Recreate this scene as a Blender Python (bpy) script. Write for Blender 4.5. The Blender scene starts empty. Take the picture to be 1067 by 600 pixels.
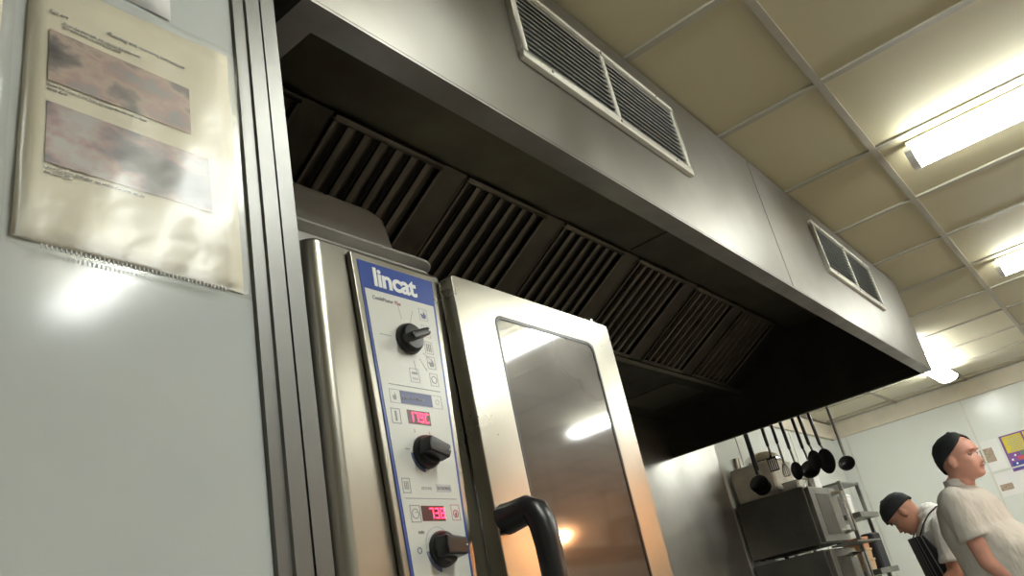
import bpy, bmesh, math, random
from mathutils import Vector, Matrix
random.seed(7)
C = bpy.context.scene.collection
K = 1.25                      # camera height; z below is written relative to it
PI = math.pi
sc = bpy.context.scene
sc.view_settings.view_transform = 'Standard'
sc.view_settings.look = 'None'
sc.view_settings.gamma = 1.0
sc.view_settings.use_curve_mapping = False
sc.view_settings.exposure = 1.15

# ------------------------------------------------------------ materials
def nodes(name):
    m = bpy.data.materials.new(name); m.use_nodes = True
    nt = m.node_tree; b = nt.nodes['Principled BSDF']
    return m, nt, b
def noise(nt, scale, detail=4, vec_scale=None, coord='Object', rough=.55):
    tc = nt.nodes.new('ShaderNodeTexCoord'); mp = nt.nodes.new('ShaderNodeMapping')
    if vec_scale: mp.inputs['Scale'].default_value = vec_scale
    n = nt.nodes.new('ShaderNodeTexNoise'); n.inputs['Scale'].default_value = scale
    n.inputs['Detail'].default_value = detail; n.inputs['Roughness'].default_value = rough
    nt.links.new(tc.outputs[coord], mp.inputs['Vector']); nt.links.new(mp.outputs['Vector'], n.inputs['Vector'])
    return n.outputs['Fac']
def ramp(nt, fac, stops):
    r = nt.nodes.new('ShaderNodeValToRGB'); e = r.color_ramp.elements
    while len(e) < len(stops): e.new(.5)
    for i, (p, c) in enumerate(stops):
        e[i].position = p; e[i].color = (*c, 1) if len(c) == 3 else c
    nt.links.new(fac, r.inputs['Fac']); return r.outputs['Color']
def maprange(nt, fac, a, b, lo=.3, hi=.7):
    r = nt.nodes.new('ShaderNodeMapRange'); r.inputs['From Min'].default_value = lo; r.inputs['From Max'].default_value = hi
    r.inputs['To Min'].default_value = a; r.inputs['To Max'].default_value = b
    nt.links.new(fac, r.inputs['Value']); return r.outputs['Result']
def bump(nt, b, fac, s, d=.01):
    n = nt.nodes.new('ShaderNodeBump'); n.inputs['Strength'].default_value = s; n.inputs['Distance'].default_value = d
    nt.links.new(fac, n.inputs['Height']); nt.links.new(n.outputs['Normal'], b.inputs['Normal'])
def plain(name, col, rough=.5, metal=0., spec=.5, var=.08, scale=8):
    m, nt, b = nodes(name)
    c0 = tuple(max(0, c*(1-var)) for c in col); c1 = tuple(min(1, c*(1+var)) for c in col)
    nt.links.new(ramp(nt, noise(nt, scale), [(.3, c0), (.7, c1)]), b.inputs['Base Color'])
    b.inputs['Roughness'].default_value = rough; b.inputs['Metallic'].default_value = metal
    b.inputs['Specular IOR Level'].default_value = spec
    return m
def steel(name, col, r0, r1, scale=3, grain=(1, 1, 60), aniso=.5, var=.15, bmp=0):
    m, nt, b = nodes(name)
    c0 = tuple(c*(1-var) for c in col)
    nt.links.new(ramp(nt, noise(nt, scale, 5), [(.3, c0), (.7, col)]), b.inputs['Base Color'])
    nt.links.new(maprange(nt, noise(nt, scale*1.7, 4), r0, r1), b.inputs['Roughness'])
    b.inputs['Metallic'].default_value = 1
    if bmp: bump(nt, b, noise(nt, 12, 3, grain), bmp, .002)
    return m
def emit(name, col, s):
    m, nt, b = nodes(name)
    b.inputs['Base Color'].default_value = (*col, 1)
    b.inputs['Emission Color'].default_value = (*col, 1); b.inputs['Emission Strength'].default_value = s
    return m
M = {}
M['hood'] = steel('hood_brushed_steel', (.34, .33, .305), .38, .5, 2.2, (60, 60, 1))
M['hood_in'] = steel('greasy_dark_steel', (.19, .18, .135), .38, .55, 3, var=.35)
M['hood_black'] = steel('near_black_steel', (.10, .095, .08), .4, .6, 3, var=.4)  # darkest steel, on the hood's far end, rear soffit and gantry shelf
M['filter'] = steel('greasy_filter_steel', (.17, .15, .115), .38, .55, 6, var=.45)
M['blank'] = steel('greasy_blanking_steel', (.115, .105, .08), .45, .6, 5, var=.5)
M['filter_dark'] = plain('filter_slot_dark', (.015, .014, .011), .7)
M['steel'] = steel('oven_brushed_steel', (.45, .43, .37), .26, .36, 3, (2, 2, 80))
M['steel_b'] = steel('bright_steel', (.72, .71, .68), .15, .3, 6)
M['post'] = steel('post_steel', (.20, .20, .192), .40, .50, 3, (60, 60, 2))
M['clad'] = steel('splashback_steel', (.50, .49, .46), .34, .46, 2.5, (3, 3, 3), var=.2)
M['dull'] = steel('dull_steel', (.36, .355, .33), .35, .55, 5, var=.3)
M['oven_side'] = steel('grimy_steel', (.22, .215, .195), .4, .6, 3, var=.35)
M['pan'] = plain('pan_steel', (.66, .65, .62), .32, .3)
M['black'] = plain('black_plastic', (.012, .012, .013), .32)
M['black_m'] = plain('black_matt', (.02, .02, .02), .7)
M['grille'] = plain('grille_white_enamel', (.74, .72, .64), .4)
M['slat'] = plain('grille_slat_enamel', (.24, .25, .225), .45)
M['grille_back'] = plain('grille_dark_backing', (.03, .035, .032), .8)
M['floor'] = plain('floor_vinyl', (.36, .35, .33), .5, var=.2, scale=20)
M['wall'] = plain('wall_cladding', (.70, .73, .70), .22, var=.03, scale=2)
M['strip'] = plain('cladding_joint', (.60, .60, .55), .3)
M['cornice'] = plain('cornice_cream', (.66, .61, .50), .6, var=.06)
# near partition: glossy white enamelled board, slightly rippled
m, nt, b = nodes('glossy_white_board'); M['board'] = m
nt.links.new(ramp(nt, noise(nt, 3, 5), [(.3, (.56, .60, .61)), (.7, (.63, .66, .66))]), b.inputs['Base Color'])
b.inputs['Roughness'].default_value = .13; bump(nt, b, noise(nt, 60, 2), .03, .002)
# ceiling tile: grease stain blotches, plus dimness painted in towards hood and near end
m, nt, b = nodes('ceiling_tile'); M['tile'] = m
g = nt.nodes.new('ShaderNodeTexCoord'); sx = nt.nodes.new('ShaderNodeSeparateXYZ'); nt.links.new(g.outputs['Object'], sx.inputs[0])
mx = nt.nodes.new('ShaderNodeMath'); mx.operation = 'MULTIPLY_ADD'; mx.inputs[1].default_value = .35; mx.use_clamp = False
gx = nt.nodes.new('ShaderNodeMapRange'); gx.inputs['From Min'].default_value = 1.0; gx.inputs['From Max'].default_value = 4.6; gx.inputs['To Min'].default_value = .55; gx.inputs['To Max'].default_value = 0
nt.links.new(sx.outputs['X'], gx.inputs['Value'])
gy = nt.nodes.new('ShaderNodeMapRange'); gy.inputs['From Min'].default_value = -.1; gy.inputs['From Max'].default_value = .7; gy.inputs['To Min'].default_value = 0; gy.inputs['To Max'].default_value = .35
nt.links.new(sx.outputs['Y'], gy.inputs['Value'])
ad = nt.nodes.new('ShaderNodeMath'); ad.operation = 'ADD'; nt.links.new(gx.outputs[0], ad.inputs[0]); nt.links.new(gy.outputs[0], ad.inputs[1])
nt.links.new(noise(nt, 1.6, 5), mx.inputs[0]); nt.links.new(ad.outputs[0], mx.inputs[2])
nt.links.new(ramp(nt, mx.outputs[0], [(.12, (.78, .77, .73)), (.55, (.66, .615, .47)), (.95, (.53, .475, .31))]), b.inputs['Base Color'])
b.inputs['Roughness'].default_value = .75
M['tbar'] = plain('ceiling_grid_bar', (.38, .35, .28), .5)
M['blue'] = plain('panel_blue', (.045, .09, .36), .3)
M['panel_w'] = plain('panel_white', (.70, .70, .66), .3, var=.02)
M['print_w'] = plain('logo_white', (.85, .86, .84), .4, var=.01)
M['grey'] = plain('print_grey', (.33, .33, .34), .5)
M['lgrey'] = plain('print_light_grey', (.52, .52, .54), .5)
M['bluegrey'] = plain('print_blue_grey', (.14, .16, .30), .4)
M['red'] = plain('print_red', (.55, .06, .08), .5)
M['pink'] = plain('print_pink', (.65, .3, .32), .5)
M['led'] = emit('led_red', (1.0, .035, .10), 2.2)
M['lcd'] = plain('display_dark', (.10, .02, .025), .3)
M['paper'] = plain('aged_paper', (.78, .73, .60), .6, var=.05, scale=12)
M['paper_w'] = plain('white_paper', (.74, .74, .74), .6, var=.03)
def photo(name, stops, scale, seed):
    m, nt, b = nodes(name)
    f = noise(nt, scale, 6, (1, 1, 1.6)); nt.nodes['Mapping'].inputs['Location'].default_value = (seed, seed*2, seed)
    nt.links.new(ramp(nt, f, stops), b.inputs['Base Color']); b.inputs['Roughness'].default_value = .5
    return m
M['photo1'] = photo('printed_photo_a', [(.34, (.07, .06, .06)), (.46, (.22, .19, .19)), (.53, (.52, .40, .35)), (.58, (.44, .30, .28)), (.66, (.28, .29, .31))], 14, 3)
M['photo2'] = photo('printed_photo_b', [(.36, (.10, .095, .12)), (.48, (.22, .20, .23)), (.54, (.44, .31, .31)), (.6, (.50, .48, .48))], 11, 8)
# clear plastic film
m, nt, b = nodes('clear_plastic_sleeve'); M['film'] = m
nt.nodes.remove(b); out = nt.nodes['Material Output']
tr = nt.nodes.new('ShaderNodeBsdfTransparent'); gl = nt.nodes.new('ShaderNodeBsdfGlossy'); gl.inputs['Roughness'].default_value = .22
tr.inputs['Color'].default_value = (.98, .98, .97, 1)
mxs = nt.nodes.new('ShaderNodeMixShader'); mxs.inputs[0].default_value = .028
bp = nt.nodes.new('ShaderNodeBump'); bp.inputs['Strength'].default_value = .45; bp.inputs['Distance'].default_value = .004
nt.links.new(noise(nt, 14, 3), bp.inputs['Height']); nt.links.new(bp.outputs[0], gl.inputs['Normal'])
nt.links.new(tr.outputs[0], mxs.inputs[1]); nt.links.new(gl.outputs[0], mxs.inputs[2]); nt.links.new(mxs.outputs[0], out.inputs['Surface'])
# oven door glass: partly see-through, coated, with a greasy haze
m, nt, b = nodes('oven_door_glass'); M['glass'] = m
nt.nodes.remove(b); out = nt.nodes['Material Output']
tr = nt.nodes.new('ShaderNodeBsdfTransparent'); tr.inputs['Color'].default_value = (.13, .12, .11, 1)
gl = nt.nodes.new('ShaderNodeBsdfGlossy'); gl.inputs['Roughness'].default_value = .06; gl.inputs['Color'].default_value = (.92, .92, .95, 1)
gr = nt.nodes.new('ShaderNodeBsdfGlossy'); gr.inputs['Roughness'].default_value = .33; gr.inputs['Color'].default_value = (.9, .85, .78, 1)
df = nt.nodes.new('ShaderNodeBsdfDiffuse'); df.inputs['Color'].default_value = (.42, .40, .37, 1)
m1 = nt.nodes.new('ShaderNodeMixShader'); m1.inputs[0].default_value = .15
m2 = nt.nodes.new('ShaderNodeMixShader'); m3 = nt.nodes.new('ShaderNodeMixShader'); m3.inputs[0].default_value = .025
nt.links.new(tr.outputs[0], m1.inputs[1]); nt.links.new(gl.outputs[0], m1.inputs[2])
nt.links.new(maprange(nt, noise(nt, 3, 3), .035, .085), m2.inputs[0])
nt.links.new(m1.outputs[0], m2.inputs[1]); nt.links.new(gr.outputs[0], m2.inputs[2])
nt.links.new(m2.outputs[0], m3.inputs[1]); nt.links.new(df.outputs[0], m3.inputs[2]); nt.links.new(m3.outputs[0], out.inputs['Surface'])
M['tube'] = emit('fluorescent_diffuser', (.96, 1.0, .955), 14.5)
M['batten'] = plain('batten_white', (.75, .75, .73), .4)
M['heat'] = emit('heat_bulb', (1.0, .45, .17), 300)
M['skin_a'] = plain('skin_ruddy', (.61, .31, .235), .5, var=.1, scale=14)
M['skin_b'] = plain('skin_tan', (.50, .25, .17), .5, var=.1, scale=14)
M['hair'] = plain('dark_hair', (.05, .03, .02), .8)
M['lip'] = plain('lip', (.42, .14, .12), .5)
M['eyew'] = plain('eye_white', (.38, .30, .27), .3)
M['cap'] = plain('cap_black_cloth', (.012, .015, .017), .85, var=.3, scale=30)
def cloth(name, col):
    m, nt, b = nodes(name)
    nt.links.new(ramp(nt, noise(nt, 9, 4), [(.3, tuple(c*.92 for c in col)), (.7, col)]), b.inputs['Base Color'])
    b.inputs['Roughness'].default_value = .85; bump(nt, b, noise(nt, 9, 3, (1, 1, .45)), .9, .035); return m
M['jacket_a'] = cloth('jacket_warm_white', (.60, .57, .52))
M['jacket_b'] = cloth('shirt_white', (.84, .84, .82))
M['trousers'] = cloth('trousers_dark', (.03, .03, .035))
M['shoe'] = plain('shoe_black', (.01, .01, .01), .4)
m, nt, b = nodes('striped_apron'); M['apron'] = m
tc = nt.nodes.new('ShaderNodeTexCoord'); wv = nt.nodes.new('ShaderNodeTexWave'); wv.bands_direction = 'X'; wv.inputs['Scale'].default_value = 11
nt.links.new(tc.outputs['Object'], wv.inputs['Vector'])
nt.links.new(ramp(nt, wv.outputs['Fac'], [(.90, (.016, .018, .025)), (.97, (.30, .30, .32))]), b.inputs['Base Color']); b.inputs['Roughness'].default_value = .8
M['tub'] = plain('cloudy_plastic', (.50, .47, .40), .35, var=.25, scale=9)
M['orange'] = plain('orange_plastic', (.62, .30, .14), .5)
M['peach'] = plain('peach_plastic', (.66, .44, .26), .5)
M['lime'] = plain('lime_plastic', (.36, .50, .02), .5)
M['yellow'] = plain('poster_yellow', (.62, .52, .02), .6)
M['purple'] = plain('poster_purple', (.20, .08, .30), .6)
M['pblue'] = plain('poster_blue', (.05, .06, .30), .6)
M['pgreen'] = plain('poster_green', (.12, .25, .15), .6)
M['brown'] = photo('brown_print', [(.35, (.18, .11, .08)), (.5, (.42, .36, .26)), (.65, (.3, .14, .12))], 60, 1)
M['navy'] = plain('navy_plastic', (.01, .012, .02), .6)

# ------------------------------------------------------------ geometry helpers (z relative to camera height)
class MB:
    def __init__(s): s.v = []; s.f = []; s.mi = []; s.cur = 0
    def add(s, vs, fs):
        o = len(s.v); s.v += [tuple(p) for p in vs]
        for f in fs: s.f.append(tuple(i+o for i in f)); s.mi.append(s.cur)
        return s
    def box(s, a, b):
        x0, y0, z0 = a; x1, y1, z1 = b
        v = [(x0,y0,z0),(x1,y0,z0),(x1,y1,z0),(x0,y1,z0),(x0,y0,z1),(x1,y0,z1),(x1,y1,z1),(x0,y1,z1)]
        return s.add(v, [(0,3,2,1),(4,5,6,7),(0,1,5,4),(1,2,6,5),(2,3,7,6),(3,0,4,7)])
    def cbox(s, c, d, M3=None):
        v = []
        for i in (-1, 1):
            for j in (-1, 1):
                for k in (-1, 1):
                    p = Vector((i*d[0]/2, j*d[1]/2, k*d[2]/2))
                    if M3: p = M3 @ p
                    v.append(Vector(c)+p)
        return s.add(v, [(0,1,3,2),(4,6,7,5),(0,4,5,1),(2,3,7,6),(0,2,6,4),(1,5,7,3)])
    def rbox(s, a, b, r=.01, n=4, axis=2):
        """box with rounded edges running along one axis"""
        x = [a[i] for i in range(3)]; y = [b[i] for i in range(3)]
        i, j = [k for k in range(3) if k != axis]
        pts = []
        for cx, cy, st in ((y[i]-r, y[j]-r, 0), (x[i]+r, y[j]-r, 1), (x[i]+r, x[j]+r, 2), (y[i]-r, x[j]+r, 3)):
            for k in range(n+1):
                t = (st+k/n)*PI/2; pts.append((cx+r*math.cos(t), cy+r*math.sin(t)))
        return s.prism(pts, x[axis], y[axis], axis)
    def prism(s, pts, lo, hi, axis=2):
        i, j = [k for k in range(3) if k != axis]; n = len(pts); v = []
        for h in (lo, hi):
            for p in pts:
                q = [0, 0, 0]; q[i] = p[0]; q[j] = p[1]; q[axis] = h; v.append(q)
        f = [tuple(range(n)), tuple(range(2*n-1, n-1, -1))]+[(k, k+n, (k+1) % n+n, (k+1) % n) for k in range(n)]
        return s.add(v, f)
    def tube(s, path, r, n=10, cap=True, flat=None):
        path = [Vector(p) for p in path]; rs = r if isinstance(r, (list, tuple)) else [r]*len(path)
        prev = None; rings = []
        for k, p in enumerate(path):
            d = (path[min(k+1, len(path)-1)]-path[max(k-1, 0)]).normalized()
            if prev is None:
                a = Vector((0, 0, 1)) if abs(d.z) < .9 else Vector((0, 1, 0))
                u = d.cross(a).normalized()
            else:
                u = (prev-d*prev.dot(d)).normalized()
            prev = u; w = d.cross(u)
            rings.append([p+(u*math.cos(2*PI*q/n)+w*math.sin(2*PI*q/n)*(flat or 1))*rs[k] for q in range(n)])
        v = [q for R_ in rings for q in R_]; f = []
        for k in range(len(path)-1):
            for q in range(n):
                f.append((k*n+q, k*n+(q+1) % n, (k+1)*n+(q+1) % n, (k+1)*n+q))
        if cap: f += [tuple(range(n-1, -1, -1)), tuple(range((len(path)-1)*n, len(path)*n))]
        return s.add(v, f)
    def lathe(s, prof, c, axis=(0, 0, 1), n=24, M3=None):
        ax = Vector(axis).normalized(); q = Vector((0, 0, 1)).rotation_difference(ax).to_matrix(); v = []; f = []
        for r, h in prof:
            for k in range(n):
                p = q @ Vector((r*math.cos(2*PI*k/n), r*math.sin(2*PI*k/n), h))
                if M3: p = M3 @ p
                v.append(Vector(c)+p)
        for i in range(len(prof)-1):
            for k in range(n):
                f.append((i*n+k, i*n+(k+1) % n, (i+1)*n+(k+1) % n, (i+1)*n+k))
        closed = prof[0] == prof[-1]
        if prof[0][0] > 1e-6 and not closed: f.append(tuple(range(n-1, -1, -1)))
        if prof[-1][0] > 1e-6 and not closed: f.append(tuple(range((len(prof)-1)*n, len(prof)*n)))
        return s.add(v, f)
    def ball(s, c, r, n=16, m=10, M3=None):
        r = r if isinstance(r, (list, tuple)) else (r, r, r); v = []; f = []
        for i in range(m+1):
            t = PI*i/m
            for k in range(n):
                p = Vector((r[0]*math.sin(t)*math.cos(2*PI*k/n), r[1]*math.sin(t)*math.sin(2*PI*k/n), r[2]*math.cos(t)))
                if M3: p = M3 @ p
                v.append(Vector(c)+p)
        for i in range(m):
            for k in range(n): f.append((i*n+k, (i+1)*n+k, (i+1)*n+(k+1) % n, i*n+(k+1) % n))
        return s.add(v, f)
    def build(s, name, mats, parent=None, bevel=0, smooth=False, bseg=2):
        root = parent
        while root is not None and root.parent: root = root.parent
        if root is not None: org = Vector(root.location)
        else:
            xs = [p[0] for p in s.v]; ys = [p[1] for p in s.v]; zs = [p[2] for p in s.v]
            org = Vector(((min(xs)+max(xs))/2, (min(ys)+max(ys))/2, min(zs)+K))
        me = bpy.data.meshes.new(name)
        me.from_pydata([(p[0]-org.x, p[1]-org.y, p[2]+K-org.z) for p in s.v], [], s.f)
        bm = bmesh.new(); bm.from_mesh(me)
        bmesh.ops.remove_doubles(bm, verts=bm.verts, dist=1e-6)
        bmesh.ops.recalc_face_normals(bm, faces=bm.faces)
        bm.to_mesh(me); bm.free()
        if not isinstance(mats, (list, tuple)): mats = [mats]
        for m in mats: me.materials.append(M[m])
        if len(mats) > 1 and len(me.polygons) == len(s.mi):
            me.polygons.foreach_set('material_index', s.mi)
        o = bpy.data.objects.new(name, me); C.objects.link(o)
        if parent is None: o.location = org
        else: o.parent = parent
        if smooth:
            for p in me.polygons: p.use_smooth = True
        if bevel:
            b = o.modifiers.new('bevel', 'BEVEL'); b.width = bevel; b.segments = bseg; b.limit_method = 'ANGLE'; b.angle_limit = .6
            for p in me.polygons: p.use_smooth = True
            w = o.modifiers.new('wn', 'WEIGHTED_NORMAL'); w.keep_sharp = True
        elif smooth == 'auto':
            o.modifiers.new('es', 'EDGE_SPLIT').split_angle = .7
        return o
def tag(o, label, cat, group=None):
    o['label'] = label; o['category'] = cat
    if group: o['group'] = group
    return o
def thing(name, loc, label, cat, group=None):
    o = bpy.data.objects.new(name, None); C.objects.link(o); o.location = (loc[0], loc[1], loc[2]+K)
    o.empty_display_size = .05
    return tag(o, label, cat, group)
def struct(o): o['kind'] = 'structure'; return o
def copy_tree(o, parent=None):
    c = o.copy(); C.objects.link(c)
    if parent: c.parent = parent
    for ch in list(o.children): copy_tree(ch, c)
    return c
def text_mb(txt, size, origin, mb, sx=1., sz=1., shear=0., bold=0., x_dir=1, depth=.0004, spacing=1., align='LEFT', normal='Y', stretch=None):
    """letters standing on a surface facing -Y (or -X), as mesh"""
    cu = bpy.data.curves.new('t', 'FONT'); cu.body = txt; cu.size = size; cu.extrude = depth; cu.offset = bold
    cu.space_character = spacing; cu.align_x = align; cu.resolution_u = 3
    ob = bpy.data.objects.new('t', cu); C.objects.link(ob)
    me = bpy.data.meshes.new_from_object(ob.evaluated_get(bpy.context.evaluated_depsgraph_get()))
    bpy.data.objects.remove(ob)
    vs = []
    for v in me.vertices:
        x, y, z = v.co.x*sx, v.co.y*sz, v.co.z
        if normal == 'Y': p = (origin[0]+x+shear*y, origin[1]-z, origin[2]+y)
        else: p = (origin[0]-z, origin[1]-x, origin[2]+y)
        vs.append(p)
    mb.add(vs, [tuple(p.vertices) for p in me.polygons]); bpy.data.meshes.remove(me)
    return mb

CEIL = 1.383; FARX = 7.95; BACKY = 2.15; RY = -3.0; NX = -2.3; FLOOR = -K
# ------------------------------------------------------------ room shell
struct(MB().box((NX, RY, FLOOR-.08), (FARX, BACKY, FLOOR)).build('floor', 'floor'))
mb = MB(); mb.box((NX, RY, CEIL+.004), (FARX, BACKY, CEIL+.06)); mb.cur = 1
k = -7
while 1.75+.6*k < FARX:
    x = 1.75+.6*k
    if x > NX+.02: mb.box((x-.012, RY, CEIL-.004), (x+.012, BACKY, CEIL+.005))
    k += 1
y = .306-.6*5
while y < BACKY-.02:
    mb.box((NX, y-.012, CEIL-.0042), (FARX, y+.012, CEIL+.0048)); y += .6
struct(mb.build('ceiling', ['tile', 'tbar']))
struct(MB().box((NX, BACKY, FLOOR), (FARX, BACKY+.1, CEIL+.06)).build('wall_left', 'wall'))
struct(MB().box((NX, RY-.1, FLOOR), (FARX, RY, CEIL+.06)).build('wall_right', 'wall'))
struct(MB().box((NX-.1, RY-.1, FLOOR), (NX, BACKY+.1, CEIL+.06)).build('wall_near', 'wall'))
struct(MB().box((FARX, RY-.1, FLOOR), (FARX+.1, BACKY+.1, CEIL+.06)).build('wall_far', 'wall'))
# bulkhead strip under the ceiling on far and left walls
mb = MB().box((FARX-.03, RY, 1.235), (FARX, BACKY, CEIL-.012)); mb.box((5.2, BACKY-.03, 1.235), (FARX-.03, BACKY, CEIL-.012))
struct(mb.build('trim_1', 'cornice'))
mb = MB()
for yy in (1.02, 2.03, -.2, -1.4): mb.box((FARX-.004, yy-.008, FLOOR), (FARX, yy+.008, 1.235))
mb.box((FARX-.004, RY, .60-.006), (FARX, 1.02, .60+.006))
for xx in (5.62, 6.8): mb.box((xx-.02, BACKY-.005, FLOOR), (xx+.02, BACKY, 1.235))
struct(mb.build('trim_2', 'strip'))
# partition pier beside the camera
struct(MB().box((NX, .66, FLOOR), (.503, BACKY, CEIL)).build('wall_partition', 'board'))
mb = MB()
prof = [(.503, .6585), (.505, .656), (.521, .656), (.523, .653), (.530, .653), (.532, .656), (.5465, .656), (.547, .661), (.548, .661), (.5485, .655), (.5705, .655), (.572, .6565), (.572, .80), (.503, .80)]
mb.prism(prof, FLOOR, CEIL)
struct(mb.build('trim_3', 'post'))
mb = MB().box((.60-.097, .80, FLOOR), (.572, BACKY, CEIL))
struct(mb.build('trim_4', 'post'))
# steel splashback behind the cooking line
struct(MB().box((.60, BACKY-.012, -.6), (5.16, BACKY-.0005, 1.2)).build('trim_5', 'clad'))

# ------------------------------------------------------------ lamps
def lamp(x, y0, y1, label, along='Y'):
    t = thing('fluorescent_lamp', (x, (y0+y1)/2, CEIL-.07), label, 'lamp', 'fluorescent lamps on the ceiling')
    L = y1-y0; c = (y0+y1)/2
    def rot(mb):
        if along == 'X': mb.v = [(x+(p[1]-c), c-(p[0]-x), p[2]) for p in mb.v]
        return mb
    rot(MB().box((x-.03, y0+.01, CEIL-.035), (x+.03, y1-.01, CEIL-.0045))).build('housing', 'batten', t, bevel=.004)
    mb = MB(); pr = []
    for k in range(16):
        a = 2*PI*k/16; pr.append((x+.072*math.cos(a), CEIL-.062+.032*math.sin(a)))
    mb.prism(pr, y0+.02, y1-.02, 1); rot(mb).build('diffuser', 'tube', t, smooth='auto')
    for e, s in ((y0, 1), (y1, -1)):
        mb = MB(); pr = [(x+.076*math.cos(2*PI*k/16), CEIL-.062+.036*math.sin(2*PI*k/16)) for k in range(16)]
        mb.prism(pr, min(e, e+s*.025), max(e, e+s*.025), 1); rot(mb).build('end_cap', 'batten', t, smooth='auto')
    return t
lamp(1.19, -1.22, .22, 'fluorescent ceiling lamp mirrored in the white wall at left')
lamp(3.03, -1.22, .22, 'biggest and brightest fluorescent ceiling lamp at upper right')
lamp(4.84, -1.22, .20, 'second fluorescent ceiling lamp at the right edge, behind the brightest one')
lamp(6.55, .22, 1.66, 'short glimpse of fluorescent lamp peeping past the far corner of the hood', 'X')

# ------------------------------------------------------------ extractor hood
HX0, HX1, HY, HZ = .615, 4.53, .64, .89
hood = thing('extractor_hood', ((HX0+HX1)/2, 1.4, HZ), 'long stainless steel kitchen extractor hood hanging from the ceiling above the oven', 'hood')
MB().box((HX0, HY, HZ), (HX1, HY+.004, CEIL-.006)).build('front_panel', 'hood', hood)
MB().box((2.553, HY-.0015, HZ+.002), (2.557, HY, CEIL-.008)).build('panel_seam', 'dull', hood)
MB().box((HX0, HY+.004, HZ), (HX0+.004, BACKY-.0125, CEIL-.006)).build('end_panel', 'hood', hood)
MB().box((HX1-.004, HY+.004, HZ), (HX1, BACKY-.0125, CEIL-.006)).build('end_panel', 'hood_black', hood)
mb = MB()
mb.box((HX0+.0005, HY+.0005, HZ-.006), (HX1-.0005, HY+.05, HZ-.0005)); mb.box((HX0+.004, HY+.046, HZ-.0005), (HX1-.004, HY+.05, HZ+.035))
mb.box((HX0+.0005, HY+.05, HZ-.006), (HX0+.05, BACKY-.0125, HZ-.0005)); mb.box((HX0+.046, HY+.05, HZ-.0005), (HX0+.05, BACKY-.0125, HZ+.035))
mb.box((HX1-.012, HY+.05, HZ-.006), (HX1-.0005, BACKY-.0125, HZ-.0005))
mb.build('drip_channel', 'dull', hood)
mb = MB().box((HX0+.006, HY+.006, 1.360), (HX1-.006, 1.25, 1.366))
mb.box((HX0+.006, HY+.006, HZ+.003), (HX1-.006, HY+.010, 1.36))
mb.build('inner_lining', 'hood_in', hood)
MB().box((HX0+.006, HY+.052, HZ+.04), (HX0+.010, BACKY-.013, 1.358)).build('end_lining', 'hood_in', hood)
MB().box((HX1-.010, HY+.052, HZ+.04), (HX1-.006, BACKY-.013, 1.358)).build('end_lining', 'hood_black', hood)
MB().box((2.74, HY+.06, 1.3575), (2.748, 1.23, 1.36)).build('lining_seam', 'hood_black', hood)
# sloping filter bank
T0 = Vector((0, 1.24, 1.350)); B0 = Vector((0, 1.62, 1.128)); dirS = (B0-T0).normalized(); LS = (B0-T0).length
nS = Vector((0, -dirS.z, dirS.y)) # normal, made to point down/front
if nS.z > 0: nS = -nS
def slope_box(mb, x0, x1, s0, s1, d0, d1):
    v = []
    for xx in (x0, x1):
        for s_ in (s0, s1):
            for d in (d0, d1):
                p = T0+dirS*s_+nS*d; v.append((xx, p.y, p.z))
    mb.add(v, [(0,1,3,2),(4,6,7,5),(0,4,5,1),(2,3,7,6),(0,2,6,4),(1,5,7,3)])
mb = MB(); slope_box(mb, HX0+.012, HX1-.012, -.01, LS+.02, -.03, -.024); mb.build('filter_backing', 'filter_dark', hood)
starts = [.73, 1.25, 1.775, 2.305, 2.84, 3.37, 3.90]
first = None
for i, xs in enumerate(starts):
    w = .415
    if first is None:
        mb = MB(); pitch = w/7
        slope_box(mb, xs, xs+w, 0, .018, -.022, .004); slope_box(mb, xs, xs+w, LS-.018, LS, -.022, .004)
        for k in range(8):
            c = xs+k*pitch
            slope_box(mb, max(xs, c-.011), min(xs+w, c+.011), .018, LS-.018, -.006, .004)
        for k in range(7):
            c = xs+(k+.5)*pitch
            slope_box(mb, c-.020, c+.020, .018, LS-.018, -.022, -.018)
        first = mb.build('grease_filter', 'filter', hood, bevel=.0025, bseg=1)
    else:
        o = first.copy(); C.objects.link(o); o.location.x = xs-starts[0]
ends = [HX0+.012]+[e for xs in starts for e in (xs, xs+.415)]+[HX1-.012]
for i in range(0, len(ends), 2):
    if ends[i+1]-ends[i] > .03:
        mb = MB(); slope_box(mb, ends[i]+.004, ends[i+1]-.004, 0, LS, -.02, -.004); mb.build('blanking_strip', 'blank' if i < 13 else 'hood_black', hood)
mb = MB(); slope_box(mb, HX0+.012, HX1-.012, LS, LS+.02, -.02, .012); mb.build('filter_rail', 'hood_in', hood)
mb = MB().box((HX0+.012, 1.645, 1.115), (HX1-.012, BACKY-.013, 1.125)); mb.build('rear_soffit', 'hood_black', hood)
MB().box((3.83, 1.70, 1.110), (4.2, 2.02, 1.1148)).build('soffit_plate', 'hood_in', hood, bevel=.002)  # thin plate in paler steel than the soffit around it
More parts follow.
